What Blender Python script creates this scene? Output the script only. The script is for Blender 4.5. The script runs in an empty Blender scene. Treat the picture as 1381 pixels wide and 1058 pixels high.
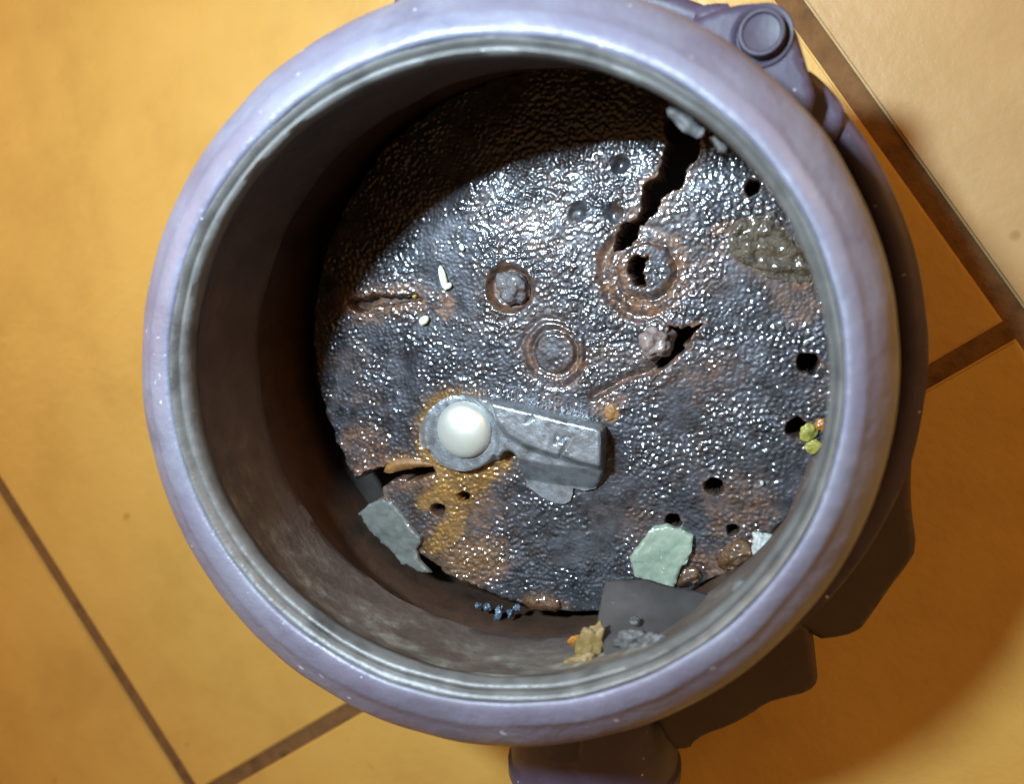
import bpy, bmesh, math, random
import numpy as np
from mathutils import Matrix, Vector, noise as mnoise
from mathutils.geometry import delaunay_2d_cdt

random.seed(7)
rng = np.random.default_rng(11)
scene = bpy.context.scene
COL = scene.collection

# ------------------------------------------------------------------ camera
H = 0.125                       # height of the top of the rim above the floor (metres)
FOC, CX, CY, PW, PH = 1100.0, 690.5, 529.0, 1381.0, 1058.0
CAMP = np.array([.0651, .0284, .1658 + H])
def _rot(a, b):
    ca, sa, cb, sb = math.cos(a), math.sin(a), math.cos(b), math.sin(b)
    return np.array([[1, 0, 0], [0, ca, -sa], [0, sa, ca]]) @ np.array([[cb, 0, sb], [0, 1, 0], [-sb, 0, cb]])
RCAM = _rot(.1576, -.3069)
cam = bpy.data.cameras.new('camera')
cam_o = bpy.data.objects.new('camera', cam)
COL.objects.link(cam_o)
cam.sensor_fit = 'HORIZONTAL'
cam.sensor_width = 36.0
cam.lens = 36.0 * FOC / PW
cam.clip_start = 0.005
cam.clip_end = 50
M4 = Matrix([list(r) for r in RCAM.T]).to_4x4()
M4.translation = Vector(CAMP)
cam_o.matrix_world = M4
cam.dof.use_dof = True
cam.dof.focus_distance = .245
cam.dof.aperture_fstop = 8.5
scene.camera = cam_o

# ------------------------------------------------------------------ light
world = bpy.data.worlds.new('World')
scene.world = world
world.use_nodes = True
bg = world.node_tree.nodes['Background']
bg.inputs[0].default_value = (1.0, .50, .19, 1)
bg.inputs[1].default_value = .20

def area(name, loc, target, size, power, col):
    l = bpy.data.lights.new(name, 'AREA')
    l.shape = 'DISK'
    l.size = size
    l.energy = power
    l.color = col
    o = bpy.data.objects.new(name, l)
    COL.objects.link(o)
    o.location = loc
    o.rotation_euler = (Vector(target) - Vector(loc)).to_track_quat('-Z', 'Y').to_euler()
    return o
# cool white torch held above the upper left of the opening, and the warm room lamp to the left
area('torch_light', (-.082, .132, H + .262), (.012, .025, H - .07), .040, 1.52, (.66, .85, 1.0)).data.spread = math.radians(120)
area('room_or_fill_light', (-1.25, .30, .78), (-.1, 0, 0), 1.0, 9.5, (1.0, .58, .16))
area('room_or_fill_light', (.85, .75, .72), (.1, 0, 0), .8, 7.0, (1.0, .50, .14))  # added warm fill from the upper right, brightens the floor on the right

scene.view_settings.view_transform = 'Standard'
scene.view_settings.look = 'None'
scene.view_settings.exposure = 0
scene.view_settings.gamma = 1
scene.render.engine = 'CYCLES'
scene.cycles.use_denoising = True
scene.cycles.max_bounces = 8
scene.cycles.sample_clamp_indirect = 4

# ------------------------------------------------------------------ helpers
def U(px, py, z):
    """plan position (metres) on the level z below/above the rim top of a measured point"""
    v = np.array([(px - CX) / FOC, -(py - CY) / FOC, -1.0])
    w = RCAM.T @ v
    t = (z + H - CAMP[2]) / w[2]
    p = CAMP + t * w
    return np.array([p[0], p[1]])
def UP(pts, z):
    return [U(x, y, z) for x, y in pts]

def link(name, me, material=None, parent=None, smooth=True):
    o = bpy.data.objects.new(name, me)
    COL.objects.link(o)
    if material is not None:
        me.materials.append(material)
    if parent is not None:
        o.parent = parent
    if smooth:
        me.polygons.foreach_set('use_smooth', [True] * len(me.polygons))
    return o
def tag(o, label, cat=None, group=None, kind=None):
    if label: o['label'] = label
    if cat: o['category'] = cat
    if group: o['group'] = group
    if kind: o['kind'] = kind
    return o
def mesh(name, v, f):
    me = bpy.data.meshes.new(name)
    me.from_pydata([tuple(map(float, q)) for q in v], [], f)
    me.update()
    return me
def autosmooth(o, ang=35):
    bm = bmesh.new(); bm.from_mesh(o.data)
    bmesh.ops.recalc_face_normals(bm, faces=bm.faces)
    for e in bm.edges:
        if len(e.link_faces) == 2 and e.calc_face_angle(0) > math.radians(ang):
            e.smooth = False
    bm.to_mesh(o.data); bm.free()
    return o
def in_poly(x, y, poly):
    inside = np.zeros(np.shape(x), bool)
    n = len(poly)
    j = n - 1
    for i in range(n):
        xi, yi = poly[i]; xj, yj = poly[j]
        c = ((yi > y) != (yj > y)) & (x < (xj - xi) * (y - yi) / (yj - yi + 1e-15) + xi)
        inside ^= c
        j = i
    return inside
def poly_dist(x, y, poly, closed=True):
    d = np.full(np.shape(x), 1e9)
    n = len(poly)
    for i in range(n if closed else n - 1):
        ax, ay = poly[i]; bx, by = poly[(i + 1) % n]
        dx, dy = bx - ax, by - ay
        t = np.clip(((x - ax) * dx + (y - ay) * dy) / (dx * dx + dy * dy + 1e-15), 0, 1)
        d = np.minimum(d, np.hypot(x - ax - t * dx, y - ay - t * dy))
    return d
def smoothpoly(pts, n=2):
    """Chaikin corner cutting on a closed outline"""
    p = [np.array(q, float) for q in pts]
    for _ in range(n):
        q = []
        for i in range(len(p)):
            a, b = p[i], p[(i + 1) % len(p)]
            q += [a * .75 + b * .25, a * .25 + b * .75]
        p = q
    return p
def resample(pts, step):
    out = []
    n = len(pts)
    for i in range(n):
        a, b = np.array(pts[i]), np.array(pts[(i + 1) % n])
        k = max(1, int(math.ceil(np.linalg.norm(b - a) / step)))
        for j in range(k):
            out.append(a + (b - a) * j / k)
    return out
def relief(name, outline, hfn, bfn, step, material, parent=None, ang=40, jitter=0.0):
    """a solid whose outline is a polygon; hfn/bfn give top and bottom heights"""
    out = resample(outline, step)
    if jitter:
        out = [p + np.array([mnoise.noise(Vector((p[0] * 420, p[1] * 420, 1))), mnoise.noise(Vector((p[0] * 420, p[1] * 420, 5)))]) * jitter for p in out]
    n = len(out)
    xs = [p[0] for p in out]; ys = [p[1] for p in out]
    gx, gy = np.meshgrid(np.arange(min(xs), max(xs), step), np.arange(min(ys), max(ys), step * .87))
    gx = gx + (np.arange(gx.shape[0])[:, None] % 2) * step * .5
    gx = gx.ravel(); gy = gy.ravel()
    ok = in_poly(gx, gy, out) & (poly_dist(gx, gy, out) > step * .6)
    pts = [Vector((p[0], p[1])) for p in out] + [Vector((float(a), float(b))) for a, b in zip(gx[ok], gy[ok])]
    vs, es, fs, _, _, _ = delaunay_2d_cdt(pts, [], [list(range(n))], 1, 1e-7)
    X = np.array([v.x for v in vs]); Y = np.array([v.y for v in vs])
    zt = np.broadcast_to(hfn(X, Y), X.shape); zb = np.broadcast_to(bfn(X, Y), X.shape)
    m = len(vs)
    V = [(X[i], Y[i], zt[i]) for i in range(m)] + [(X[i], Y[i], zb[i]) for i in range(m)]
    F = [tuple(f) for f in fs] + [tuple(m + k for k in reversed(f)) for f in fs]
    cnt = {}
    for f in fs:
        for a, b in zip(f, list(f[1:]) + [f[0]]):
            cnt[(a, b)] = 1
    for (a, b) in list(cnt):
        if (b, a) not in cnt:
            F.append((b, a, m + a, m + b))
    o = link(name, mesh(name, V, F), material, parent)
    return autosmooth(o, ang)
def const(c):
    return lambda X, Y: np.full(np.shape(X), c)
def vnoise(X, Y, sc, seed=0.0, depth=3):
    return np.array([mnoise.fractal(Vector((float(a) * sc, float(b) * sc, seed)), 1.0, 2.0, depth) for a, b in zip(np.ravel(X), np.ravel(Y))]).reshape(np.shape(X))

# ------------------------------------------------------------------ materials
def mat(name, col, rough=.5, metal=0.0, var=None, var_scale=120, bump=0.0, bump_scale=600, spec=.5, specks=None,
        coat=0.0, trans=0.0, sss=0.0, detail=6, rough_var=0.0, alpha=1.0):
    m = bpy.data.materials.new(name); m.use_nodes = True
    nt = m.node_tree; N = nt.nodes; L = nt.links
    b = N['Principled BSDF']
    b.inputs['Roughness'].default_value = rough
    b.inputs['Metallic'].default_value = metal
    b.inputs['Specular IOR Level'].default_value = spec
    b.inputs['Coat Weight'].default_value = coat
    b.inputs['Coat Roughness'].default_value = .12
    b.inputs['Transmission Weight'].default_value = trans
    b.inputs['Alpha'].default_value = alpha
    if sss:
        b.inputs['Subsurface Weight'].default_value = sss
        b.inputs['Subsurface Radius'].default_value = (.004, .004, .003)
        b.inputs['Subsurface Scale'].default_value = 1.0
    tc = N.new('ShaderNodeTexCoord')
    src = None
    def nz(scale, det=6, w=.55):
        n = N.new('ShaderNodeTexNoise'); n.inputs['Scale'].default_value = scale
        n.inputs['Detail'].default_value = det; n.inputs['Roughness'].default_value = w
        L.new(tc.outputs['Object'], n.inputs['Vector']); return n
    if var:
        n = nz(var_scale, detail)
        r = N.new('ShaderNodeValToRGB')
        cols = [col] + list(var)
        el = r.color_ramp.elements
        el[0].position = .32; el[1].position = .68
        while len(el) < len(cols): el.new(.5)
        for i, c in enumerate(cols):
            el[i].position = .30 + .40 * i / (len(cols) - 1)
            el[i].color = (*c, 1)
        L.new(n.outputs['Fac'], r.inputs['Fac'])
        src = r.outputs['Color']
        if rough_var:
            mr = N.new('ShaderNodeMapRange')
            mr.inputs['From Min'].default_value = .3; mr.inputs['From Max'].default_value = .7
            mr.inputs['To Min'].default_value = rough - rough_var; mr.inputs['To Max'].default_value = rough + rough_var
            n2 = nz(var_scale * 2.3, 5)
            L.new(n2.outputs['Fac'], mr.inputs['Value']); L.new(mr.outputs['Result'], b.inputs['Roughness'])
    else:
        rgb = N.new('ShaderNodeRGB'); rgb.outputs[0].default_value = (*col, 1); src = rgb.outputs[0]
    if specks:
        c2, sc2, th = specks
        v = N.new('ShaderNodeTexNoise'); v.inputs['Scale'].default_value = sc2; v.inputs['Detail'].default_value = 2
        L.new(tc.outputs['Object'], v.inputs['Vector'])
        mr = N.new('ShaderNodeMapRange'); mr.inputs['From Min'].default_value = th; mr.inputs['From Max'].default_value = th + .04
        L.new(v.outputs['Fac'], mr.inputs['Value'])
        mx = N.new('ShaderNodeMix'); mx.data_type = 'RGBA'
        L.new(mr.outputs['Result'], mx.inputs['Factor']); L.new(src, mx.inputs['A']); mx.inputs['B'].default_value = (*c2, 1)
        src = mx.outputs['Result']
    L.new(src, b.inputs['Base Color'])
    if bump:
        n = nz(bump_scale, 6, .6)
        bp = N.new('ShaderNodeBump'); bp.inputs['Strength'].default_value = 1.0; bp.inputs['Distance'].default_value = bump
        L.new(n.outputs['Fac'], bp.inputs['Height']); L.new(bp.outputs['Normal'], b.inputs['Normal'])
    return m

M = {}
M['rubber'] = mat('grey_violet_rubber', (.105, .110, .160), .42, 0, [(.175, .184, .245), (.150, .148, .21), (.12, .118, .165)], 34, .00045, 260, .6, specks=((.55, .56, .62), 330, .72), rough_var=.10, coat=.12)
M['rubber'].node_tree.nodes['Principled BSDF'].inputs['Coat Roughness'].default_value = .38
M['lip'] = mat('pale_lip_rubber', (.068, .068, .066), .36, 0, [(.125, .128, .125), (.04, .038, .036)], 60, .0002, 500)
M['wall0'] = mat('stained_wall', (.095, .066, .050), .55, 0, [(.13, .095, .075), (.17, .14, .12)], 60, .0005, 280, .4, specks=((.27, .27, .23), 110, .62))
M['ring'] = mat('rusty_grind_ring', (.040, .024, .016), .5, 0, [(.062, .034, .021), (.030, .020, .014)], 70, .0004, 300, .5)
M['flange'] = mat('violet_painted_flange', (.042, .032, .058), .5, 0, [(.06, .047, .082), (.034, .026, .045)], 45, .0001, 500, .5, specks=((.40, .40, .46), 300, .72))
M['lug'] = mat('shade_darkened_housing', (.05, .035, .03), .6, 0, [(.07, .05, .042)], 40, .0002, 300)  # shade on the lower right lugs put into a darker base colour
M['dark'] = mat('dark_metal', (.014, .010, .008), .8, 0, [(.022, .016, .012)], 60, .0003, 300)
M['steel'] = mat('worn_cast_steel', (.24, .26, .275), .30, .7, [(.36, .39, .42), (.17, .172, .165)], 140, .00022, 520, .5, rough_var=.10)
M['dome'] = mat('polished_rivet_steel', (.60, .60, .52), .40, .55, [(.72, .72, .64)], 90, .00006, 500, .6)
M['rust'] = mat('orange_rust', (.17, .075, .022), .5, 0, [(.24, .115, .032), (.11, .048, .02)], 170, .0004, 420, .5)
M['mark'] = mat('stamped_mark', (.10, .105, .11), .5, .3, [(.15, .15, .15)], 300)
M['lump'] = mat('corroded_lump', (.085, .07, .068), .4, .1, [(.15, .135, .14), (.10, .058, .04)], 260, .0009, 700, .5, coat=.5)

# ------------------------------------------------------------------ floor tiles
M['grout'] = mat('brown_grout', (.13, .066, .026), .9, 0, [(.18, .092, .036), (.10, .052, .022)], 90, .0006, 420, .2)
M['tile'] = mat('orange_floor_tile', (.47, .275, .064), .42, 0, [(.54, .33, .08), (.575, .355, .09)], 20, .0004, 180, .45, specks=((.42, .23, .055), 60, .715), rough_var=.07, detail=8)
fl = link('floor', mesh('floor', [(-2, -2, -.0012), (2, -2, -.0012), (2, 2, -.0012), (-2, 2, -.0012)], [(0, 1, 2, 3)]), M['grout'], smooth=False)
tag(fl, None, kind='structure')
ang = math.radians(-54.2)
du = np.array([math.cos(ang), math.sin(ang)]); dn = np.array([-du[1], du[0]])      # along / across the left joint
zf = -H
w1 = .5 * (U(0, 660, zf) + U(255, 1058, zf)) @ dn
w2 = .5 * (U(1075 - 10, 0, zf) + U(1371, 430, zf)) @ dn
a1 = .5 * (U(338, 1058, zf) + U(1353, 420, zf)) @ du
pit = w2 - w1
M['tile_pale'] = mat('pale_orange_floor_tile', (.37, .24, .10), .42, 0, [(.42, .275, .12), (.45, .30, .135)], 20, .0004, 180, .45, specks=((.32, .19, .07), 60, .70), rough_var=.07, detail=8)
def tile_mesh(sz):
    bm = bmesh.new()
    bmesh.ops.create_cube(bm, size=1)
    for v in bm.verts:
        v.co = Vector((v.co.x * sz, v.co.y * sz, (v.co.z - .5) * .006))
    bmesh.ops.bevel(bm, geom=[e for e in bm.edges if all(abs(v.co.z) < 1e-4 for v in e.verts)] , offset=.0008, segments=2, affect='EDGES')
    me = bpy.data.meshes.new('tile'); bm.to_mesh(me); bm.free()
    me.materials.append(M['tile'])
    return me
TM = tile_mesh(pit - .0068)
TM2 = TM.copy(); TM2.materials[0] = M['tile_pale']
for i in range(-2, 3):
    for j in range(-2, 3):
        c = dn * (w1 + (i + .5) * pit) + du * (a1 + (j + .5) * pit)
        o = bpy.data.objects.new('tile', TM2 if (i == 1 and j == -1) else TM)
        COL.objects.link(o); o.parent = fl
        o.location = (c[0], c[1], .0001 * random.random()); o.rotation_euler = (0, 0, ang + math.pi * random.choice((0, .5, 1)))

# ------------------------------------------------------------------ disposer body
root = bpy.data.objects.new('waste_disposer', None)
COL.objects.link(root)
root.empty_display_size = .05
tag(root, 'open food waste disposer with thick violet grey rim and wet corroded turntable', 'waste disposer')

NT = 256
TH = [2 * math.pi * k / NT for k in range(NT)]
def ring_r(c, t):
    return c[0] + c[1] * math.cos(t) + c[2] * math.sin(t) + c[3] * math.cos(2 * t) + c[4] * math.sin(2 * t)
RI = (.07405, .00020, .00030, .00255, .0013)      # inner edge of the lip
RO = (.09395, -.00410, -.00215, .0013, .0021)      # outer edge of the rim
def loft(name, prof, material, parent, closed=False, wob=0.0, seed=0.0, ang=40):
    """prof: (t, z): t=0 inner ring curve, t=1 outer ring curve, lerped and extrapolated; or (('r', radius), z)"""
    V = []; F = []
    for k, t in enumerate(TH):
        ri, ro = ring_r(RI, t), ring_r(RO, t)
        for q, z in prof:
            if isinstance(q, tuple):
                r = q[1]
            else:
                r = ri + (ro - ri) * q
            if wob:
                r += wob * mnoise.noise(Vector((math.cos(t) * 6, math.sin(t) * 6, z * 250 + seed)))
                z = z + wob * .6 * mnoise.noise(Vector((math.cos(t) * 9, math.sin(t) * 9, z * 250 + seed + 7)))
            V.append((r * math.cos(t), r * math.sin(t), z + H))
    n = len(prof)
    for k in range(NT):
        k2 = (k + 1) % NT
        for i in range(n if closed else n - 1):
            i2 = (i + 1) % n
            F.append((k * n + i, k2 * n + i, k2 * n + i2, k * n + i2))
    return autosmooth(link(name, mesh(name, V, F), material, parent), ang)

def wall_mat():
    m = bpy.data.materials.new('stained_wall'); m.use_nodes = True
    nt = m.node_tree; N = nt.nodes; L = nt.links; b = N['Principled BSDF']
    tc = N.new('ShaderNodeTexCoord'); at = N.new('ShaderNodeAttribute'); at.attribute_name = 'crust'
    def nz(sc, d=6):
        n = N.new('ShaderNodeTexNoise'); n.inputs['Scale'].default_value = sc; n.inputs['Detail'].default_value = d; n.inputs['Roughness'].default_value = .62
        L.new(tc.outputs['Object'], n.inputs['Vector']); return n
    def ramp(src, stops):
        q = N.new('ShaderNodeValToRGB'); e = q.color_ramp.elements
        while len(e) < len(stops): e.new(.5)
        for k, (p, c) in enumerate(stops): e[k].position = p; e[k].color = (*c, 1)
        L.new(src, q.inputs['Fac']); return q.outputs['Color']
    base = ramp(nz(90).outputs['Fac'], [(.3, (.062, .043, .035)), (.7, (.100, .074, .062))])
    crust = ramp(nz(140).outputs['Fac'], [(.30, (.12, .088, .07)), (.5, (.17, .15, .12)), (.62, (.30, .31, .27)), (.75, (.28, .235, .13))])
    mul = N.new('ShaderNodeMath'); mul.operation = 'MULTIPLY'
    mr = N.new('ShaderNodeMapRange'); mr.inputs['From Min'].default_value = .38; mr.inputs['From Max'].default_value = .62
    L.new(nz(75, 9).outputs['Fac'], mr.inputs['Value'])
    L.new(mr.outputs['Result'], mul.inputs[0]); L.new(at.outputs['Fac'], mul.inputs[1])
    mx = N.new('ShaderNodeMix'); mx.data_type = 'RGBA'
    L.new(mul.outputs[0], mx.inputs['Factor']); L.new(base, mx.inputs['A']); L.new(crust, mx.inputs['B'])
    L.new(mx.outputs['Result'], b.inputs['Base Color'])
    b.inputs['Roughness'].default_value = .6
    bp = N.new('ShaderNodeBump'); bp.inputs['Distance'].default_value = .0006; L.new(nz(320).outputs['Fac'], bp.inputs['Height']); L.new(bp.outputs['Normal'], b.inputs['Normal'])
    return m
M['wall'] = wall_mat()
# thick rounded rim (closed section)
loft('rim', [(.19, -.018), (.192, -.0053), (.205, -.0047), (.235, -.0043), (.29, -.0043), (.37, -.0047), (.46, -.0054), (.50, -.0059), (.53, -.0066), (.62, -.0078), (.74, -.0098), (.85, -.0120), (.93, -.0142),
             (.98, -.0166), (1.0, -.0190), (.985, -.0216), (.90, -.0250), (.60, -.0262), (.25, -.0255)],
     M['rubber'], root, closed=True, wob=.00035, ang=60)
# pale double bead of the inner lip
loft('lip_seal', [(.0, -.0085), (.012, -.0066), (.045, -.0054), (.08, -.0055), (.10, -.0058), (.115, -.0053), (.145, -.0044), (.175, -.0043), (.19, -.0051), (.19, -.0125), (.04, -.0115)],
     M['lip'], root, closed=True, wob=.0003, seed=3, ang=70)
ZP = -.0694                                         # turntable level
PC = U(748, 475, ZP)
# upper wall of the chamber (a stained liner), then the wider rusty grind ring below it
loft('chamber_wall', [(.035, -.0105), (.09, -.0145), (.18, -.021), (.25, -.030), (.30, -.037), (.33, -.0445), (.345, -.0478), (.40, -.0488), (.68, -.0488), (.68, -.0125)],
     M['wall'], root, closed=True, wob=.0006, seed=12, ang=50)
wme = bpy.data.objects['chamber_wall'].data
cr = []
for v in wme.vertices:          # food crust has dried on the front (lower) wall, thickest towards the lip
    t = math.atan2(v.co.y, v.co.x)
    a = math.cos(t - math.radians(257)) ; zrel = (v.co.z - H + .048) / .030
    cr.append(max(0, min(1, (a - .25) * 1.7)) * max(0.15, min(1, .15 + 1.1 * zrel)))
wme.attributes.new('crust', 'FLOAT', 'POINT').data.foreach_set('value', cr)
loft('grind_ring', [(.68, -.0488), (.66, -.053), (.62, -.058), (.585, -.0675), (.59, -.080), (.62, -.0915), (.76, -.0915), (.76, -.0488)],
     M['ring'], root, closed=True, wob=.0009, seed=21, ang=50)
loft('drain_pan', [(('r', .001), -.0915), (('r', .05), -.0905), (.65, -.0895), (.65, -.0925), (('r', .05), -.0935), (('r', .001), -.0945)], M['dark'], root, closed=True)
# outer neck and lower housing down to the floor
loft('housing', [(.80, -.0262), (.82, -.030), (.84, -.056), (.70, -.075), (.66, -.110), (.72, -.1245), (.30, -.1245), (.30, -.0955), (.66, -.0945), (.76, -.075), (.76, -.0262)],
     M['flange'], root, closed=True)
# wide flange below the rim
loft('flange', [(.80, -.0545), (('r', .0955), -.0545), (('r', .0965), -.0530), (('r', .0990), -.0522), (('r', .1008), -.0524), (('r', .1022), -.0535), (('r', .1026), -.0555),
                (('r', .1022), -.0610), (.80, -.0610)], M['flange'], root, closed=True, wob=.0003, seed=31)
# second bead of the neck showing at the upper right
loft('neck_bead', [(.88, -.0300), (.985, -.0310), (1.03, -.0330), (1.045, -.0360), (1.03, -.0385), (.98, -.0400), (.84, -.0410)], M['flange'], root, closed=True, wob=.0002, seed=33)

def slab(name, pts_px, zt, zb, material, parent, smooth_n=1, bevel=.0012):
    out = smoothpoly(UP(pts_px, zt), smooth_n)
    area2 = sum(out[i][0] * out[(i + 1) % len(out)][1] - out[(i + 1) % len(out)][0] * out[i][1] for i in range(len(out)))
    if area2 < 0: out = out[::-1]
    out = resample(out, .0015)
    def hf(X, Y):
        d = poly_dist(X, Y, out)
        e = np.clip(d / bevel, 0, 1)
        return zt + H - bevel * (1 - np.sqrt(np.clip(1 - (1 - e) ** 2, 0, 1)))
    return relief(name, out, hf, const(zb + H), .0012, material, parent, ang=50)
# bolted ear at the upper right
ear = slab('mounting_ear', [(900, 40), (947, 19), (985, 6), (1011, 2), (1034, 3), (1057, 15), (1072, 34), (1079, 57), (1087, 83), (1098, 117), (1101, 132), (1080, 190), (1000, 180), (900, 90)],
           -.0420, -.0500, M['flange'], root, 2)
def disc_lathe(name, cxy, prof, material, parent, seg=40, wob=0.0, ang=40):
    V = []; F = []
    n = len(prof)
    for k in range(seg):
        t = 2 * math.pi * k / seg
        for (r, z) in prof:
            rr = r * (1 + wob * mnoise.noise(Vector((math.cos(t) * 2, math.sin(t) * 2, z * 400))))
            V.append((cxy[0] + rr * math.cos(t), cxy[1] + rr * math.sin(t), z + H))
    for k in range(seg):
        k2 = (k + 1) % seg
        for i in range(n - 1):
            F.append((k * n + i, k2 * n + i, k2 * n + i + 1, k * n + i + 1))
    F.append(tuple(k * n + n - 1 for k in range(seg)))
    me = mesh(name, V, F)
    return autosmooth(link(name, me, material, parent), ang)
ec = U(1027, 46, -.0405)
disc_lathe('washer', ec, [(.0072, -.0435), (.0072, -.0416), (.0068, -.0413), (.0060, -.0415), (.0056, -.0419), (.0050, -.0419)], M['flange'], ear)
disc_lathe('bolt_head', ec, [(.0053, -.0430), (.0053, -.0392), (.0050, -.0384), (.0044, -.0384), (.0041, -.0390), (.0038, -.0391)], M['flange'], ear)
slab('mounting_ear', [(1085, 90), (1103, 101), (1125, 124), (1139, 143), (1141, 166), (1120, 200), (1060, 180)], -.0500, -.0575, M['flange'], root, 2)
slab('mounting_ear', [(522, 40), (528, -8), (560, -28), (596, -8), (612, 40)], -.0420, -.0500, M['flange'], root, 1)
slab('mounting_ear', [(935, 10), (956, 2), (990, 2), (990, 60), (935, 60)], -.0510, -.0570, M['flange'], root, 1)
# heavy lugs in the shade at the lower right
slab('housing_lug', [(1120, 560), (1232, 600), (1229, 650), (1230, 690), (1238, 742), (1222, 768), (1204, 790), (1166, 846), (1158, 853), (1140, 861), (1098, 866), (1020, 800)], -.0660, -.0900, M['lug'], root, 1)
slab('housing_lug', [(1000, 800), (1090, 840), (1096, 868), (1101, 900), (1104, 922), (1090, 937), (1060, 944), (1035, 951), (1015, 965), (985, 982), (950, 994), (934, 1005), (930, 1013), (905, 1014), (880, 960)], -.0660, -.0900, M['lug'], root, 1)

# discharge spout leaving towards the bottom of the picture
def tube(name, p0, p1, r, material, parent, wall=.003, seg=48, rings=()):
    p0 = np.array(p0); p1 = np.array(p1)
    d = (p1 - p0) / np.linalg.norm(p1 - p0)
    up = np.array([0, 0, 1.0]); s = np.cross(d, up); s /= np.linalg.norm(s); u = np.cross(s, d)
    Lh = np.linalg.norm(p1 - p0)
    prof = [(0, r)] + list(rings) + [(Lh, r), (Lh, r - wall), (0, r - wall)]
    V = []; F = []
    n = len(prof)
    for k in range(seg):
        t = 2 * math.pi * k / seg
        for (x, rr) in prof:
            V.append(p0 + d * x + s * rr * math.cos(t) + u * rr * math.sin(t))
    for k in range(seg):
        for i in range(n):
            F.append((k * n + i, ((k + 1) % seg) * n + i, ((k + 1) % seg) * n + (i + 1) % n, k * n + (i + 1) % n))
    return autosmooth(link(name, mesh(name, V, F), material, parent), 30)
sp = .5 * (U(690, 1015, -.078) + U(912, 1015, -.078))
hw = .5 * np.linalg.norm(U(690, 1015, -.078) - U(912, 1015, -.078))
spout = tube('discharge_spout', (sp[0] - .002, sp[1] + .030, H - .086), (sp[0] + .001, sp[1] - .055, H - .086), hw, M['flange'], root,
             rings=[(.036, hw), (.0365, hw + .0012), (.040, hw + .0012), (.0405, hw)])
slab('spout_tab', [(738, 985), (735, 1026), (742, 1032), (776, 1032), (781, 1024), (783, 985)], -.0400, -.0470, M['flange'], root, 1, .0008)

# ------------------------------------------------------------------ turntable
ST = .00031
PR = .0832
ax = np.arange(-PR - ST, PR + 2 * ST, ST)
GX, GY = np.meshgrid(ax + PC[0], ax + PC[1])
rr = np.hypot(GX - PC[0], GY - PC[1])
# pebbled corroded skin: cellular domes of two sizes
def cells(cell, seed, rad):
    r = np.random.default_rng(seed)
    x0, y0 = GX.min() - cell * 2, GY.min() - cell * 2
    n = int((GX.max() - x0) / cell) + 5
    jx, jy, am = r.random((n, n)), r.random((n, n)), r.random((n, n))
    ix = ((GX - x0) / cell).astype(int); iy = ((GY - y0) / cell).astype(int)
    out = np.zeros_like(GX)
    for a in (-1, 0, 1):
        for b in (-1, 0, 1):
            cx_ = np.clip(ix + a, 0, n - 1); cy_ = np.clip(iy + b, 0, n - 1)
            px = x0 + (cx_ + jx[cx_, cy_]) * cell; py = y0 + (cy_ + jy[cx_, cy_]) * cell
            d = np.hypot(GX - px, GY - py) / (cell * rad)
            out = np.maximum(out, (.35 + .65 * am[cx_, cy_]) * np.clip(1 - d * d, 0, None))
    return out
def lowfreq(cell, seed):
    r = np.random.default_rng(seed)
    x0, y0 = GX.min() - cell, GY.min() - cell
    n = int((GX.max() - x0) / cell) + 4
    g = r.random((n, n))
    fx, fy = (GX - x0) / cell, (GY - y0) / cell
    ix, iy = fx.astype(int), fy.astype(int)
    tx, ty = fx - ix, fy - iy
    tx = tx * tx * (3 - 2 * tx); ty = ty * ty * (3 - 2 * ty)
    return (g[ix, iy] * (1 - tx) + g[ix + 1, iy] * tx) * (1 - ty) + (g[ix, iy + 1] * (1 - tx) + g[ix + 1, iy + 1] * tx) * ty - .5
ampl = np.clip(.72 + 1.5 * lowfreq(.011, 5) + .8 * lowfreq(.0045, 6), .08, 1.5)
ZG = .00050 * ampl * cells(.00142, 1, .58) + .00020 * cells(.00092, 2, .58) * np.clip(.8 + lowfreq(.006, 8), .2, 1.3)
ZG += .0008 * lowfreq(.016, 3) + .0003 * lowfreq(.0055, 4)
RUST = np.clip(.10 + 1.2 * lowfreq(.016, 20) + .9 * lowfreq(.006, 21) + .5 * lowfreq(.0025, 22), 0, 1) * .35
rag = .0011 * (lowfreq(.004, 40) + .7 * lowfreq(.0017, 41))        # raggedness of every edge
def pd(px, py):
    return U(px, py, ZP)
def circ(px, py):
    c = pd(px, py)
    return np.hypot(GX - c[0], GY - c[1])
PXM = 1100.0 / .235 / 1000.0                  # photo pixels per mm on the turntable
def pxm(p): return p / PXM / 1000.0
def sm(x, a, b):
    t = np.clip((x - a) / (b - a), 0, 1); return t * t * (3 - 2 * t)
flat = np.ones_like(ZG)
# central boss: two low rings and a button
d = circ(748, 475) + rag * .9
calm = 1 - .4 * (1 - sm(d, pxm(42), pxm(52)))
ZG = ZG * calm
ZG += .0012 * (1 - sm(d, pxm(25), pxm(30))) + .0005 * np.exp(-((d - pxm(38)) / .0014) ** 2) - .0005 * np.exp(-((d - pxm(46)) / .0012) ** 2) - .0005 * np.exp(-((d - pxm(32)) / .0008) ** 2)
RUST = np.maximum(RUST, (.45 + .9 * lowfreq(.004, 71)) * np.exp(-((d - pxm(36)) / .0034) ** 2))
# corroded stud recess
d = circ(687, 389) + rag * .6
ZG = ZG * (.25 + .75 * sm(d, pxm(30), pxm(40)))
ZG += -.0024 * (1 - sm(d, pxm(26), pxm(37)))
RUST = np.maximum(RUST, .8 * (1 - sm(d, pxm(30), pxm(42))))
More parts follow.
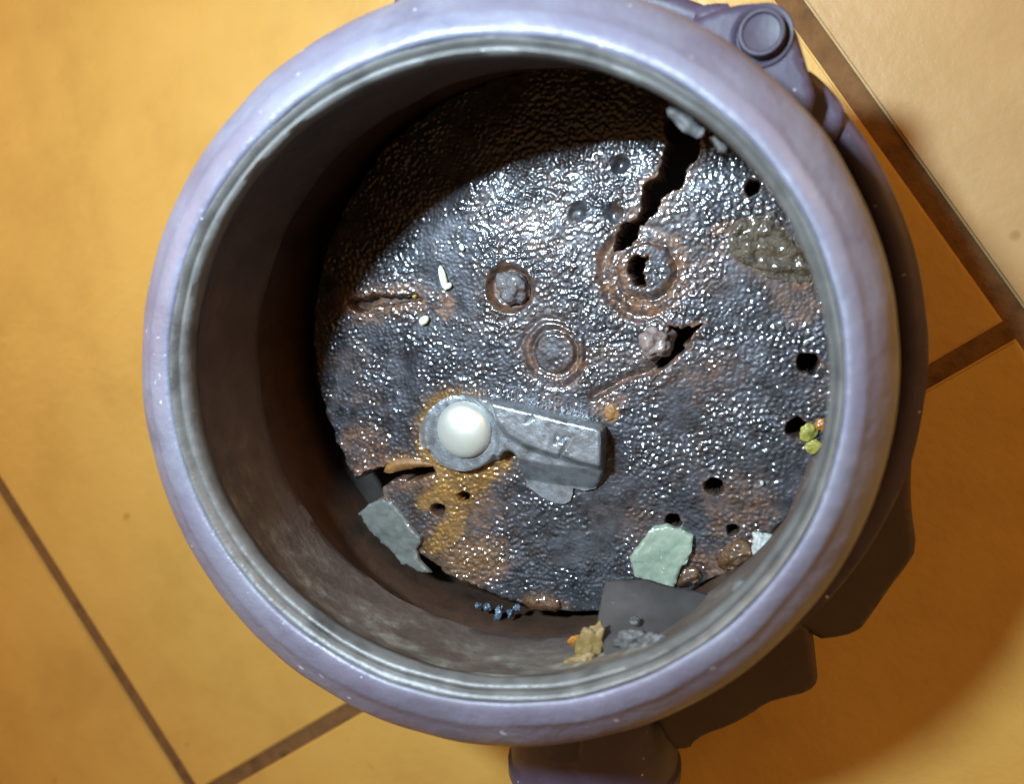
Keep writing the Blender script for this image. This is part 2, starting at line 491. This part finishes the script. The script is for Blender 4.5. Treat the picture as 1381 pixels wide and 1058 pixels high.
# print of the missing hammer: ring grooves and rust around its pin hole
d = circ(872, 368) + rag
for rad, dep, wd in ((58, .0012, .0016), (38, .0014, .0011)):
    ang_ = np.arctan2(GY - pd(872, 368)[1], GX - pd(872, 368)[0])
    msk = np.clip(.55 + .6 * np.cos(ang_ - (math.radians(-60) if rad == 38 else math.radians(200))), .15, 1)
    ZG -= dep * msk * np.exp(-((d - pxm(rad)) / wd) ** 2)
    RUST = np.maximum(RUST, .95 * msk * np.exp(-((d - pxm(rad)) / (wd * 1.7)) ** 2))
ZG += .0010 * (1 - sm(d, pxm(36), pxm(40)))
RUST = np.maximum(RUST, .55 * (1 - sm(d, pxm(55), pxm(70))) * sm(d, pxm(30), pxm(38)))
# the sector right of the crack sits a little lower
crack = UP([(800, 535), (839, 514), (877, 500), (897, 489), (927, 463)], ZP)
dc = poly_dist(GX, GY, crack, closed=False)
ZG -= .0016 * np.exp(-(dc / .0011) ** 2)
RUST = np.maximum(RUST, .7 * np.exp(-(dc / .0016) ** 2))
DEEP = np.zeros_like(ZG)
def pit(poly_px, depth=.016, soft=.0004, rust=.0035, smoothn=0):
    global ZG, RUST, DEEP
    poly = smoothpoly(UP(poly_px, ZP), smoothn)
    ins = in_poly(GX, GY, poly)
    dd = poly_dist(GX, GY, poly) * np.where(ins, 1, -1) + rag * 1.3 + .0007 * lowfreq(.0009, 44)
    k = sm(dd, -soft, soft)
    ZG = ZG * (1 - k) - depth * k
    if depth > .006: DEEP = np.maximum(DEEP, k)
    if rust: RUST = np.maximum(RUST, .9 * np.exp(-(np.maximum(-dd, 0) / rust) ** 2))
def hole(px, py, r, depth=.010, soft=.0004, rust=.0012):
    global ZG, RUST, DEEP
    dd = pxm(r) - circ(px, py) + rag * 1.0 + .0006 * lowfreq(.0011, 45)
    k = sm(dd, -soft, soft)
    ZG = ZG * (1 - k) - depth * k
    if depth > .005: DEEP = np.maximum(DEEP, k)
    if rust: RUST = np.maximum(RUST, .5 * np.exp(-(np.maximum(-dd, 0) / rust) ** 2))
pit([(940, 150), (938, 209), (916, 250), (889, 268), (885, 284), (862, 309), (849, 331), (829, 340), (827, 329), (841, 307), (865, 286), (871, 266), (867, 253), (886, 241), (899, 209), (898, 150)], depth=.019, rust=.002)
pit([(852, 352), (860, 346), (872, 350), (867, 366), (869, 385), (857, 382), (850, 365)], rust=.001)
pit([(900, 438), (917, 443), (946, 438), (930, 461), (900, 489), (888, 496), (903, 462)], rust=.0012)
pit([(478, 648), (493, 637), (520, 629), (584, 626), (588, 640), (540, 647), (516, 656), (518, 670), (500, 682), (480, 676)], rust=.004)
pit([(470, 408), (510, 398), (560, 400), (566, 404), (520, 410), (480, 420)], depth=.005, rust=.004)
for a in ((1090, 490, 12.5), (1074, 577, 11.5), (963, 657, 11.5), (907, 705, 10), (591, 689, 8), (625, 671, 7), (988, 716, 6), (1015, 252, 9)):
    hole(*a)
for a in ((836, 221, 10), (780, 286, 9), (827, 288, 8)):
    hole(*a, depth=.0013, soft=.0016, rust=0)
# rust blotches with shapes of their own
def blotch(px, py, sx, sy, v, angd=0):
    global RUST
    c = pd(px, py); ca, sa = math.cos(math.radians(angd)), math.sin(math.radians(angd))
    x = (GX - c[0]) * ca + (GY - c[1]) * sa; y = -(GX - c[0]) * sa + (GY - c[1]) * ca
    q = np.hypot(x / pxm(sx), y / pxm(sy)) + rag * 260
    RUST = np.maximum(RUST, v * (1 - sm(q, .55, 1.15)))
for a in ((1040, 350, 62, 38, .50, -25), (985, 305, 36, 10, 1.0, 12), (868, 415, 40, 14, .9, -12), (915, 345, 14, 34, .9, 12), (840, 370, 12, 34, .8, 0), (1085, 370, 22, 22, .8, 0), (600, 412, 17, 22, .85, 0), (540, 395, 30, 12, .8, 0), (500, 430, 22, 10, .8, 0), (824, 556, 14, 18, .95, 0),
          (820, 545, 34, 14, .55, 20), (685, 298, 13, 7, .7, 0), (640, 760, 70, 50, .62, 30), (655, 690, 30, 40, .55, 0), (490, 600, 45, 40, .6, 0), (905, 215, 12, 45, .8, -20),
          (735, 812, 44, 14, .75, 0), (1000, 690, 60, 60, .45, 0), (960, 760, 60, 30, .6, 0), (1080, 400, 40, 40, .5, 0), (720, 330, 10, 8, .6, 0), (855, 285, 8, 26, .8, -45)):
    blotch(*a)
OCH = np.zeros_like(ZG)
def ochre(pts, v, soft=.0012, n=2):
    global OCH
    poly = smoothpoly(UP(pts, ZP), n)
    dd = poly_dist(GX, GY, poly) * np.where(in_poly(GX, GY, poly), 1, -1) + rag * 2.0 + .0012 * lowfreq(.0014, 77)
    OCH = np.maximum(OCH, v * (.25 * sm(dd, -.0040, 0) + .75 * sm(dd, -soft * .6, soft * 1.1)) * np.clip(.9 + .7 * lowfreq(.003, 78), .4, 1))
ochre([(585, 600), (587, 655), (566, 661), (560, 679), (568, 690), (581, 683), (585, 676), (600, 680), (603, 693), (598, 704), (572, 728), (562, 749), (575, 752), (600, 742), (627, 718), (634, 688), (640, 676), (655, 662), (688, 635), (694, 610), (660, 590)], 1.0)
ochre([(570, 735), (600, 715), (650, 720), (690, 760), (650, 790), (590, 775)], .38, .006)
ochre([(621 + 60 * math.cos(t), 586 + 61 * math.sin(t)) for t in np.linspace(0, 6.2, 40)], .9, .001, 0)
ochre([(517, 634), (525, 620), (545, 614), (575, 618), (590, 628), (560, 631), (535, 637), (522, 638)], 1.0)
ochre([(482, 662), (494, 656), (497, 668), (488, 676), (476, 674)], 1.0)
RUST = RUST * np.clip(.85 + 1.1 * lowfreq(.0016, 61) + .9 * lowfreq(.0008, 62), .15, 1.1)
# mud lying in the right-hand patch calms the skin there
q = np.hypot((GX - pd(1040, 350)[0]) / pxm(62), (GY - pd(1040, 350)[1]) / pxm(36)) + rag * 220
ZG = np.where(DEEP > .2, ZG, ZG * (.45 + .55 * sm(q, .6, 1.1)))
# ragged outer edge, rolled down
edge = rr + rag * 1.2
ZG -= .004 * sm(edge, PR - .0022, PR)
keep = (edge < PR) & (DEEP < .97)
idx = -np.ones(GX.shape, int)
fq = keep[:-1, :-1] & keep[1:, :-1] & keep[:-1, 1:] & keep[1:, 1:]
used = np.zeros_like(keep)
for a, b in ((0, 0), (1, 0), (0, 1), (1, 1)):
    used[a:used.shape[0] - 1 + a, b:used.shape[1] - 1 + b] |= fq
idx[used] = np.arange(used.sum())
verts = np.stack([GX[used], GY[used], ZG[used] + ZP + H], 1).astype(np.float32)
quads = np.stack([idx[:-1, :-1][fq], idx[:-1, 1:][fq], idx[1:, 1:][fq], idx[1:, :-1][fq]], 1).astype(np.int32)
me = bpy.data.meshes.new('turntable')
me.vertices.add(len(verts)); me.vertices.foreach_set('co', verts.ravel())
me.loops.add(quads.size); me.loops.foreach_set('vertex_index', quads.ravel())
me.polygons.add(len(quads)); me.polygons.foreach_set('loop_start', np.arange(0, quads.size, 4, dtype=np.int32))
me.polygons.foreach_set('loop_total', np.full(len(quads), 4, np.int32))
me.update(calc_edges=True)
me.attributes.new('ochre', 'FLOAT', 'POINT').data.foreach_set('value', OCH[used].astype(np.float32))
at = me.attributes.new('rust', 'FLOAT', 'POINT'); at.data.foreach_set('value', RUST[used].astype(np.float32))
def turntable_mat():
    m = bpy.data.materials.new('wet_corroded_turntable'); m.use_nodes = True
    nt = m.node_tree; N = nt.nodes; L = nt.links; b = N['Principled BSDF']
    tc = N.new('ShaderNodeTexCoord')
    at = N.new('ShaderNodeAttribute'); at.attribute_name = 'rust'
    n1 = N.new('ShaderNodeTexNoise'); n1.inputs['Scale'].default_value = 260; n1.inputs['Detail'].default_value = 6
    L.new(tc.outputs['Object'], n1.inputs['Vector'])
    r1 = N.new('ShaderNodeValToRGB')
    e = r1.color_ramp.elements; e[0].position = .33; e[0].color = (.016, .016, .018, 1); e[1].position = .68; e[1].color = (.066, .068, .080, 1)
    L.new(n1.outputs['Fac'], r1.inputs['Fac'])
    n2 = N.new('ShaderNodeTexNoise'); n2.inputs['Scale'].default_value = 420; n2.inputs['Detail'].default_value = 5
    L.new(tc.outputs['Object'], n2.inputs['Vector'])
    r2 = N.new('ShaderNodeValToRGB')
    e = r2.color_ramp.elements; e[0].position = .30; e[0].color = (.075, .034, .016, 1); e[1].position = .70; e[1].color = (.21, .098, .045, 1)
    L.new(n2.outputs['Fac'], r2.inputs['Fac'])
    mx = N.new('ShaderNodeMix'); mx.data_type = 'RGBA'
    L.new(at.outputs['Fac'], mx.inputs['Factor']); L.new(r1.outputs['Color'], mx.inputs['A']); L.new(r2.outputs['Color'], mx.inputs['B'])
    ao = N.new('ShaderNodeAttribute'); ao.attribute_name = 'ochre'
    r3 = N.new('ShaderNodeValToRGB')
    e = r3.color_ramp.elements; e[0].position = .30; e[0].color = (.15, .070, .016, 1); e[1].position = .70; e[1].color = (.30, .155, .035, 1)
    L.new(n1.outputs['Fac'], r3.inputs['Fac'])
    m2 = N.new('ShaderNodeMix'); m2.data_type = 'RGBA'
    L.new(ao.outputs['Fac'], m2.inputs['Factor']); L.new(mx.outputs['Result'], m2.inputs['A']); L.new(r3.outputs['Color'], m2.inputs['B'])
    L.new(m2.outputs['Result'], b.inputs['Base Color'])
    mr = N.new('ShaderNodeMapRange'); mr.inputs['To Min'].default_value = .42; mr.inputs['To Max'].default_value = 0
    mr.inputs['From Max'].default_value = .7
    L.new(at.outputs['Fac'], mr.inputs['Value']); L.new(mr.outputs['Result'], b.inputs['Metallic'])
    b.inputs['Roughness'].default_value = .46
    b.inputs['Specular IOR Level'].default_value = .4
    b.inputs['Coat Weight'].default_value = 1.0; b.inputs['Coat Roughness'].default_value = .085; b.inputs['Coat IOR'].default_value = 1.6
    n3 = N.new('ShaderNodeTexNoise'); n3.inputs['Scale'].default_value = 1500; n3.inputs['Detail'].default_value = 3
    L.new(tc.outputs['Object'], n3.inputs['Vector'])
    bp = N.new('ShaderNodeBump'); bp.inputs['Strength'].default_value = 1; bp.inputs['Distance'].default_value = .00005
    L.new(n3.outputs['Fac'], bp.inputs['Height']); L.new(bp.outputs['Normal'], b.inputs['Normal'])
    return m
M['turn'] = turntable_mat()
turn = link('turntable', me, M['turn'], root)
turn['label'] = 'dark wet pitted turntable plate with holes and cracks'

ZA = ZP + H
# lumps left of the corroded studs
def lump(name, px, py, r, h, material, parent, squash=1.0, seed=0):
    c = U(px, py, ZP + h * .5)
    bm = bmesh.new()
    bmesh.ops.create_icosphere(bm, subdivisions=4, radius=1)
    for v in bm.verts:
        n = mnoise.fractal(v.co * 1.5 + Vector((seed, 0, 0)), 1.0, 2.1, 5)
        k = 1 + .42 * n
        v.co = Vector((v.co.x * r * k, v.co.y * r * squash * k, max(v.co.z, -.4) * h * k))
        v.co += Vector((c[0], c[1], ZA - .0008))
    me = bpy.data.meshes.new(name); bm.to_mesh(me); bm.free()
    return link(name, me, material, parent)
lump('stud', 689, 389, pxm(24), .0030, M['lump'], turn, .95, 3)
M['lump2'] = mat('tan_corroded_stub', (.16, .11, .09), .4, 0, [(.27, .20, .17), (.13, .10, .10)], 200, .0007, 500, .5, coat=.5)
lump('stud', 882, 464, pxm(24), .0058, M['lump2'], turn, .9, 9)
lump('stud', 824, 556, pxm(13), .0018, M['rust'], turn, 1.2, 14)

# ------------------------------------------------------------------ swivelling hammer
EC = U(621, 586, ZP + .003)
HE = U(663, 541, ZP + .006)
arm_px = [(664, 539), (700, 548), (760, 563), (808, 574), (814, 579), (814, 610), (812, 638), (806, 655), (799, 664), (784, 667), (769, 663), (768, 672), (765, 681), (757, 685), (745, 684), (725, 675), (707, 661),
          (701, 645), (699, 630), (699, 619), (693, 611), (687, 608), (680, 610), (674, 617), (668, 624)]
eye = []
for k in range(26):
    t = math.radians(-55 - k * (360 - 125) / 25.0)       # sweep round the far side of the eye
    eye.append((621 + 53 * math.cos(-t), 586 + 53 * math.sin(-t)))
hp = UP(arm_px, ZP + .005) + UP(eye, ZP + .004)
e_c = U(621, 586, ZP + .004)
def P5(px, py): return U(px, py, ZP + .005)
curve = [P5(*p) for p in ((652, 520), (664, 540), (672, 566), (688, 585), (710, 598), (735, 608), (760, 615), (800, 626), (835, 634))]
ridge = [P5(*p) for p in ((690, 617), (701, 618), (740, 625), (780, 630), (835, 634))]
low = [P5(*p) for p in ((690, 646), (722, 655), (768, 664), (830, 664))]
axis = P5(813, 577) - P5(664, 540); axis /= np.linalg.norm(axis); perp = np.array([axis[1], -axis[0]])   # perp points to the lower side
def side(X, Y, line):
    # signed distance (positive on the lower side) to an open line that runs left to right
    best = np.full(X.shape, 1e9); sg = np.ones(X.shape)
    for i in range(len(line) - 1):
        a, b = line[i], line[i + 1]
        d_ = b - a; L2 = d_ @ d_
        t = np.clip(((X - a[0]) * d_[0] + (Y - a[1]) * d_[1]) / L2, 0, 1)
        dist = np.hypot(X - a[0] - t * d_[0], Y - a[1] - t * d_[1])
        cr = (X - a[0]) * d_[1] - (Y - a[1]) * d_[0]
        upd = dist < best - 1e-9
        best = np.where(upd, dist, best); sg = np.where(upd, np.sign(cr), sg)
    return best * sg
def hammer_h(X, Y):
    sc = side(X, Y, curve); sr = side(X, Y, ridge); sl = side(X, Y, low)
    top = .0094
    h = top - .0032 * sm(sc, -.0014, .0014)
    h = h - np.clip(sr, 0, None) * .68
    h = h - .0014 * sm(sl, -.0003, .0004)
    re = np.hypot(X - e_c[0], Y - e_c[1])
    ke = sm(re, pxm(55), pxm(64))
    h = .0042 * (1 - ke) + h * ke
    d = poly_dist(X, Y, hp)
    h = h - .0006 * (1 - sm(d, 0, .0007))
    h = h + .00006 * vnoise(X, Y, 220, 3)
    # stamped marks sunk into the face
    for seg in marks:
        h = h - .0008 * np.exp(-(poly_dist(X, Y, seg, False) / .00038) ** 2)
    return ZA + np.clip(h, .0012, None)
marks = [[P5(*p) for p in s] for s in (((754.5, 594), (755, 583), (762, 592)), ((762, 592), (766, 587), (772, 588), (770, 593), (757, 614)), ((717, 562), (720, 559), (724, 561)), ((716, 566), (720, 562)))]
ham = bpy.data.objects.new('hammer', None); COL.objects.link(ham); ham.parent = root; ham.empty_display_size = .01
ham['label'] = 'worn grey steel swivelling hammer riveted to the turntable'
arm = relief('hammer_arm', hp, hammer_h, const(ZA - .001), .00045, M['steel'], ham, ang=50)
rv = U(621, 583, ZP + .0075)
RV = pxm(40.5)
disc_lathe('rivet', rv, [(RV + .0002, ZP + .0035), (RV + .0002, ZP + .0047)] + [(RV * math.cos(a), ZP + .0049 + .0036 * math.sin(a)) for a in np.linspace(.12, math.pi / 2 - .02, 14)], M['dome'], ham, 64, ang=70)
# shining chipped spot near the tip
lump('chip', 791, 608, .0012, .0004, M['dome'], ham, .8, 33).location = (0, 0, .0046)

# rust crust: ochre sludge spilling out below the hammer eye
def thin(name, pts_px, zlev, th, material, parent=None, n=2, jit=.0004, bumpy=.0003, sc=300, seed=0.0, under=-.0006, step=.0006, rnd=None):
    out = smoothpoly(UP(pts_px, zlev), n)
    def hf(X, Y):
        d = poly_dist(X, Y, out)
        return zlev + H + th * np.sqrt(sm(d, -.0001, rnd or (th * 1.3 + .0006))) + bumpy * vnoise(X, Y, sc, seed)
    def bf(X, Y):
        return zlev + H + under + 0 * X
    return relief(name, out, hf, bf, step, material, parent, ang=60, jitter=jit)
thin('rust_crust', [(517, 634), (525, 622), (545, 616), (575, 620), (588, 630), (560, 631), (535, 637), (522, 638)], ZP, .0011, M['rust'], turn)

M['mud'] = mat('dark_brown_mud', (.040, .027, .013), .42, 0, [(.075, .048, .022), (.028, .020, .012)], 170, .0012, 420, .5, coat=.35)
def C2(pts): return [(740 + x / 3.4125, 150 + y / 3.4125) for x, y in pts]
thin('mud_patch', C2([(820, 560), (860, 520), (905, 495), (930, 470), (1010, 500), (1080, 540), (1150, 610), (1205, 700), (1225, 780), (1150, 790), (1050, 770), (960, 735), (870, 690), (810, 640)]), ZP + .0004, .0006, M['mud'], turn, n=1, jit=.0016, bumpy=.0007, sc=420, under=-.0012, step=.0007, rnd=.002)

# ------------------------------------------------------------------ food scraps and other loose things
M['onion'] = mat('pale_green_onion', (.27, .34, .26), .28, 0, [(.37, .44, .33), (.16, .20, .20)], 110, .0004, 420, .5, coat=.9, alpha=.74)
M['peel'] = mat('grey_white_peel', (.105, .112, .10), .35, 0, [(.16, .17, .155), (.095, .085, .07)], 110, .0004, 400, .5, coat=.5, alpha=.80)
M['film'] = mat('smoky_plastic_film', (.042, .036, .033), .45, 0, [(.075, .070, .068), (.05, .044, .041)], 60, .0002, 250, .5, alpha=.78)
M['rice'] = mat('cream_scrap', (.70, .74, .48), .35, 0, [(.78, .80, .58)], 200, .0001, 500, .5, sss=.2)
M['green'] = mat('yellow_green_scrap', (.13, .125, .025), .35, 0, [(.28, .25, .045), (.10, .12, .03)], 260, .0003, 500, .5)
M['white'] = mat('white_scrap', (.32, .36, .34), .35, 0, [(.44, .47, .44)], 150, .0003, 400, .5, sss=.2)
M['brown'] = mat('brown_scrap', (.055, .026, .011), .45, 0, [(.11, .050, .018), (.035, .019, .011)], 260, .0010, 600, .5, coat=.6)
M['amber'] = mat('amber_chip', (.26, .10, .015), .25, 0, [(.36, .15, .025)], 160, .0003, 300, .5, coat=.7)
M['mush'] = mat('ochre_mush', (.14, .095, .032), .5, 0, [(.20, .14, .05), (.09, .065, .03)], 130, .0006, 260, .4)
M['foil'] = mat('blue_foil_scrap', (.03, .05, .11), .2, .3, [(.12, .18, .24), (.025, .028, .035)], 300, .0006, 500, .6)
M['grime'] = mat('grey_grime', (.05, .05, .05), .5, 0, [(.085, .087, .088), (.035, .032, .03)], 120, .0006, 260, .4)

def C6(pts): return [(740 + x / 3.4125, 680 + y / 3.4125) for x, y in pts]
def C3(pts): return [(420 + x / 3.288, 460 + y / 3.288) for x, y in pts]
tag(thin('onion_piece', C6([(480, 108), (540, 93), (610, 113), (668, 150), (662, 220), (612, 292), (592, 340), (578, 388), (460, 350), (396, 332), (372, 240), (438, 160)]), ZP + .0012, .0013, M['onion'], n=0, jit=.0006, bumpy=.0005, sc=200, under=-.0010, rnd=.0004),
    'pale green translucent onion piece lying on the turntable against the grey film', 'food scrap')
tag(thin('vegetable_peel', C3([(215, 760), (250, 728), (320, 698), (362, 720), (482, 870), (487, 900), (465, 930), (477, 970), (535, 1028), (490, 1026), (400, 982), (320, 895), (260, 840)]), ZP + .0010, .0009, M['peel'], n=0, jit=.0006, bumpy=.0005, sc=160, under=-.0008, rnd=.0004),
    'long grey white peel curled along the left lower edge of the turntable', 'food scrap')
def rice(px0, py0, px1, py1, r, label, m='rice', z=.0012):
    a, b = U(px0, py0, ZP + z), U(px1, py1, ZP + z)
    bm = bmesh.new(); bmesh.ops.create_icosphere(bm, subdivisions=3, radius=1)
    c = .5 * (a + b); Lh = .5 * np.linalg.norm(b - a) + r * .4; an = math.atan2(b[1] - a[1], b[0] - a[0])
    for v in bm.verts:
        k = 1 + .18 * mnoise.noise(v.co * 2 + Vector((px0, 0, 0)))
        x = v.co.x * Lh; y = v.co.y * r * k; zz = v.co.z * r * .8 * k
        v.co = Vector((c[0] + x * math.cos(an) - y * math.sin(an), c[1] + x * math.sin(an) + y * math.cos(an), ZA + z + zz))
    me = bpy.data.meshes.new('food_fragment'); bm.to_mesh(me); bm.free()
    return tag(link('food_fragment', me, M[m]), label, 'food scrap', 'small pale food fragments on the turntable')
rice(594, 360, 601, 390, .00115, 'longest cream sliver, standing upright left of the corroded stud')
rice(601, 388, 608, 384, .0009, 'small cream crumb touching the foot of the long sliver')
rice(568, 436, 576, 429, .0013, 'oval cream crumb below left of the long sliver')
rice(622, 330, 624, 337, .0008, 'tiny cream crumb above right of the long sliver')
rice(1026, 652, 1029, 652, .0008, 'tiny white crumb on the bare right side of the turntable', 'white')
rice(557, 401, 561, 399, .0006, 'tiny yellow crumb on the rusty slot at the left', 'green')
def blob(name, px, py, z, r, hgt, material, label, cat='food scrap', sx=1.0, angd=0, seed=0, group=None, rough=.35, sub=4):
    c = U(px, py, z)
    bm = bmesh.new(); bmesh.ops.create_icosphere(bm, subdivisions=sub, radius=1)
    ca, sa = math.cos(math.radians(angd)), math.sin(math.radians(angd))
    for v in bm.verts:
        k = 1 + rough * mnoise.fractal(v.co * 1.5 + Vector((seed * 3.1, seed, 0)), 1.0, 2.1, 4)
        x, y, zz = v.co.x * r * sx * k, v.co.y * r * k, v.co.z * hgt * k
        v.co = Vector((c[0] + x * ca - y * sa, c[1] + x * sa + y * ca, z + H + zz))
    me = bpy.data.meshes.new(name); bm.to_mesh(me); bm.free()
    return tag(link(name, me, material), label, cat, group)
blob('green_scrap', 1090, 583, ZP + .0010, .0020, .0008, M['green'], 'yellow green crumb at the edge of the lower right turntable hole', sx=1.3, angd=60, seed=1)
blob('green_scrap', 1097, 603, ZP + .0010, .0018, .0008, M['green'], 'yellow green crumb touching the lip below the other green one', sx=1.2, angd=20, seed=2)
blob('green_scrap', 1106, 573, ZP + .0010, .0015, .0008, M['amber'], 'orange tinged crumb wedged beside the lip above the green crumbs', sx=1.1, angd=80, seed=3)
blob('white_scrap', 1031, 736, ZP + .010, .0032, .0030, M['white'], 'white crumbly scrap stuck by the lip at lower right', sx=1.2, angd=-50, seed=4, rough=.5)
tag(thin('brown_scrap', C6([(770, 270), (790, 215), (860, 165), (890, 160), (960, 190), (985, 235), (940, 262), (860, 290), (800, 312)]), ZP + .0015, .0034, M['brown'], n=1, jit=.0009, bumpy=.0016, sc=260, seed=3, under=-.0012),
    'rough brown chunk between onion piece and lip', 'food scrap')
tag(thin('brown_scrap', C6([(600, 340), (640, 285), (690, 300), (700, 340), (660, 372), (600, 385), (585, 372)]), ZP + .0010, .0022, M['brown'], n=1, jit=.0008, bumpy=.0012, sc=300, seed=8, under=-.001),
    'small brown chunk beside the onion piece tip', 'food scrap')
tag(thin('brown_leaf', [(700, 807), (730, 801), (752, 808), (757, 822), (745, 826), (712, 822)], ZP + .0012, .0012, M['brown'], bumpy=.0006),
    'flat orange brown flake at the front edge of the turntable', 'food scrap')
foil = bpy.data.objects.new('foil_scrap', None); COL.objects.link(foil); foil.empty_display_size = .005
tag(foil, 'crumpled iridescent blue foil scrap at the front edge of the turntable', 'foil scrap')
for k, (x, y, r_, s_) in enumerate(((645, 817, .0008, 1.3), (657, 819, .0012, 1.2), (672, 828, .0013, 2.2), (688, 827, .0011, 1.2), (697, 820, .0010, 1.1))):
    o = blob('foil_fold', x, y, ZP + .0010, r_, .0012, M['foil'], None, None, s_, 40 * k, 20 + k, None, .7, 3)
    o.parent = foil
# torn smoky film leaning from the wall onto the scraps
def sheet(name, rows, th, material, label, cat, sub=10, seed=0.0, wob=.0008):
    """rows: list of rows of (px, py, z) control points; bilinear patch with ragged relief and thickness"""
    R_ = [[np.array([*U(x, y, z), z + H]) for x, y, z in r] for r in rows]
    nr, nc = len(R_), len(R_[0])
    A = []
    for i in range((nr - 1) * sub + 1):
        fi = i / sub; i0 = min(int(fi), nr - 2); a = fi - i0; row = []
        for j in range((nc - 1) * sub + 1):
            fj = j / sub; j0 = min(int(fj), nc - 2); b = fj - j0
            p = (R_[i0][j0] * (1 - b) + R_[i0][j0 + 1] * b) * (1 - a) + (R_[i0 + 1][j0] * (1 - b) + R_[i0 + 1][j0 + 1] * b) * a
            p = p + wob * np.array([mnoise.noise(Vector(p * 130) + Vector((seed, 0, 0))), mnoise.noise(Vector(p * 130) + Vector((0, seed + 4, 0))), mnoise.noise(Vector(p * 130) + Vector((0, 9, seed)))])
            row.append(p)
        A.append(row)
    n, m = len(A), len(A[0])
    V = [p for r in A for p in r]
    F = [(i * m + j, i * m + j + 1, (i + 1) * m + j + 1, (i + 1) * m + j) for i in range(n - 1) for j in range(m - 1)]
    o = link(name, mesh(name, V, F), material)
    md = o.modifiers.new('thickness', 'SOLIDIFY'); md.thickness = th; md.offset = 0
    return tag(o, label, cat)
zf1, zf2 = -.044, -.022
sheet('plastic_film', [[(814, 786, -.046), (840, 781, -.046), (875, 783, -.047), (912, 794, -.047), (985, 811, -.044), (1010, 795, -.040)],
                       [(806, 842, -.036), (840, 838, -.035), (880, 838, -.034), (920, 838, -.033), (975, 838, -.030), (1008, 805, -.027)],
                       [(819, 893, -.0235), (848, 894, -.0225), (890, 884, -.0215), (935, 868, -.021), (975, 843, -.020), (1012, 808, -.0195)]],
      .0004, M['film'], 'torn smoky grey plastic film hanging from the lower right wall', 'plastic film')
blob('ochre_mush', 795, 872, -.0295, .0030, .0012, M['mush'], 'ochre yellow mush smeared on the wall beside the grey film', sx=2.0, angd=75, seed=41, rough=.5)
blob('ochre_mush', 782, 893, -.0250, .0022, .0012, M['mush'], 'lower lump of yellow mush just inside the front lip', sx=1.6, angd=20, seed=43, rough=.5)
blob('amber_chip', 784, 865, -.0360, .0018, .0010, M['amber'], 'glossy amber chip left of the yellow mush', sx=2.0, angd=20, seed=45)
blob('grime_clump', 855, 865, -.0265, .0030, .0018, M['grime'], 'pale grey clump on the lower part of the film', 'grime', 1.6, 20, 47, None, .5)
blob('grime_clump', 880, 872, -.0225, .0026, .0016, M['grime'], 'small pale clump between film and front lip', 'grime', 1.5, 30, 48, None, .5)
blob('grime_clump', 857, 838, -.0315, .0012, .0010, M['grime'], 'tiny pale crumb in the middle of the film', 'grime', 1.1, 0, 49, None, .5)
tag(thin('grime_clump', [(900, 143), (903, 160), (914, 170), (929, 182), (941, 186), (950, 176), (938, 160), (922, 146)], -.0195, .0010, M['grime'], n=1, jit=.0008, bumpy=.0006, under=-.0010), 'grey rag of grime hanging from the upper right lip above the crack', 'grime')
tag(thin('grime_clump', [(958, 186), (962, 196), (970, 202), (980, 204), (978, 195), (968, 188)], -.0195, .0008, M['grime'], n=1, jit=.0006, bumpy=.0005, under=-.0010), 'small pale drip under the upper right lip', 'grime')
blob('grime_clump', 397, 197, -.0180, .0009, .0008, M['grime'], 'tiny pale drip below the upper left lip', 'grime', 2.2, 50, 52, None, .4)
blob('grime_clump', 1004, 795, -.0190, .0018, .0014, M['grime'], 'pale crumb on the lip at the film corner', 'grime', 1.8, 50, 53, None, .5)
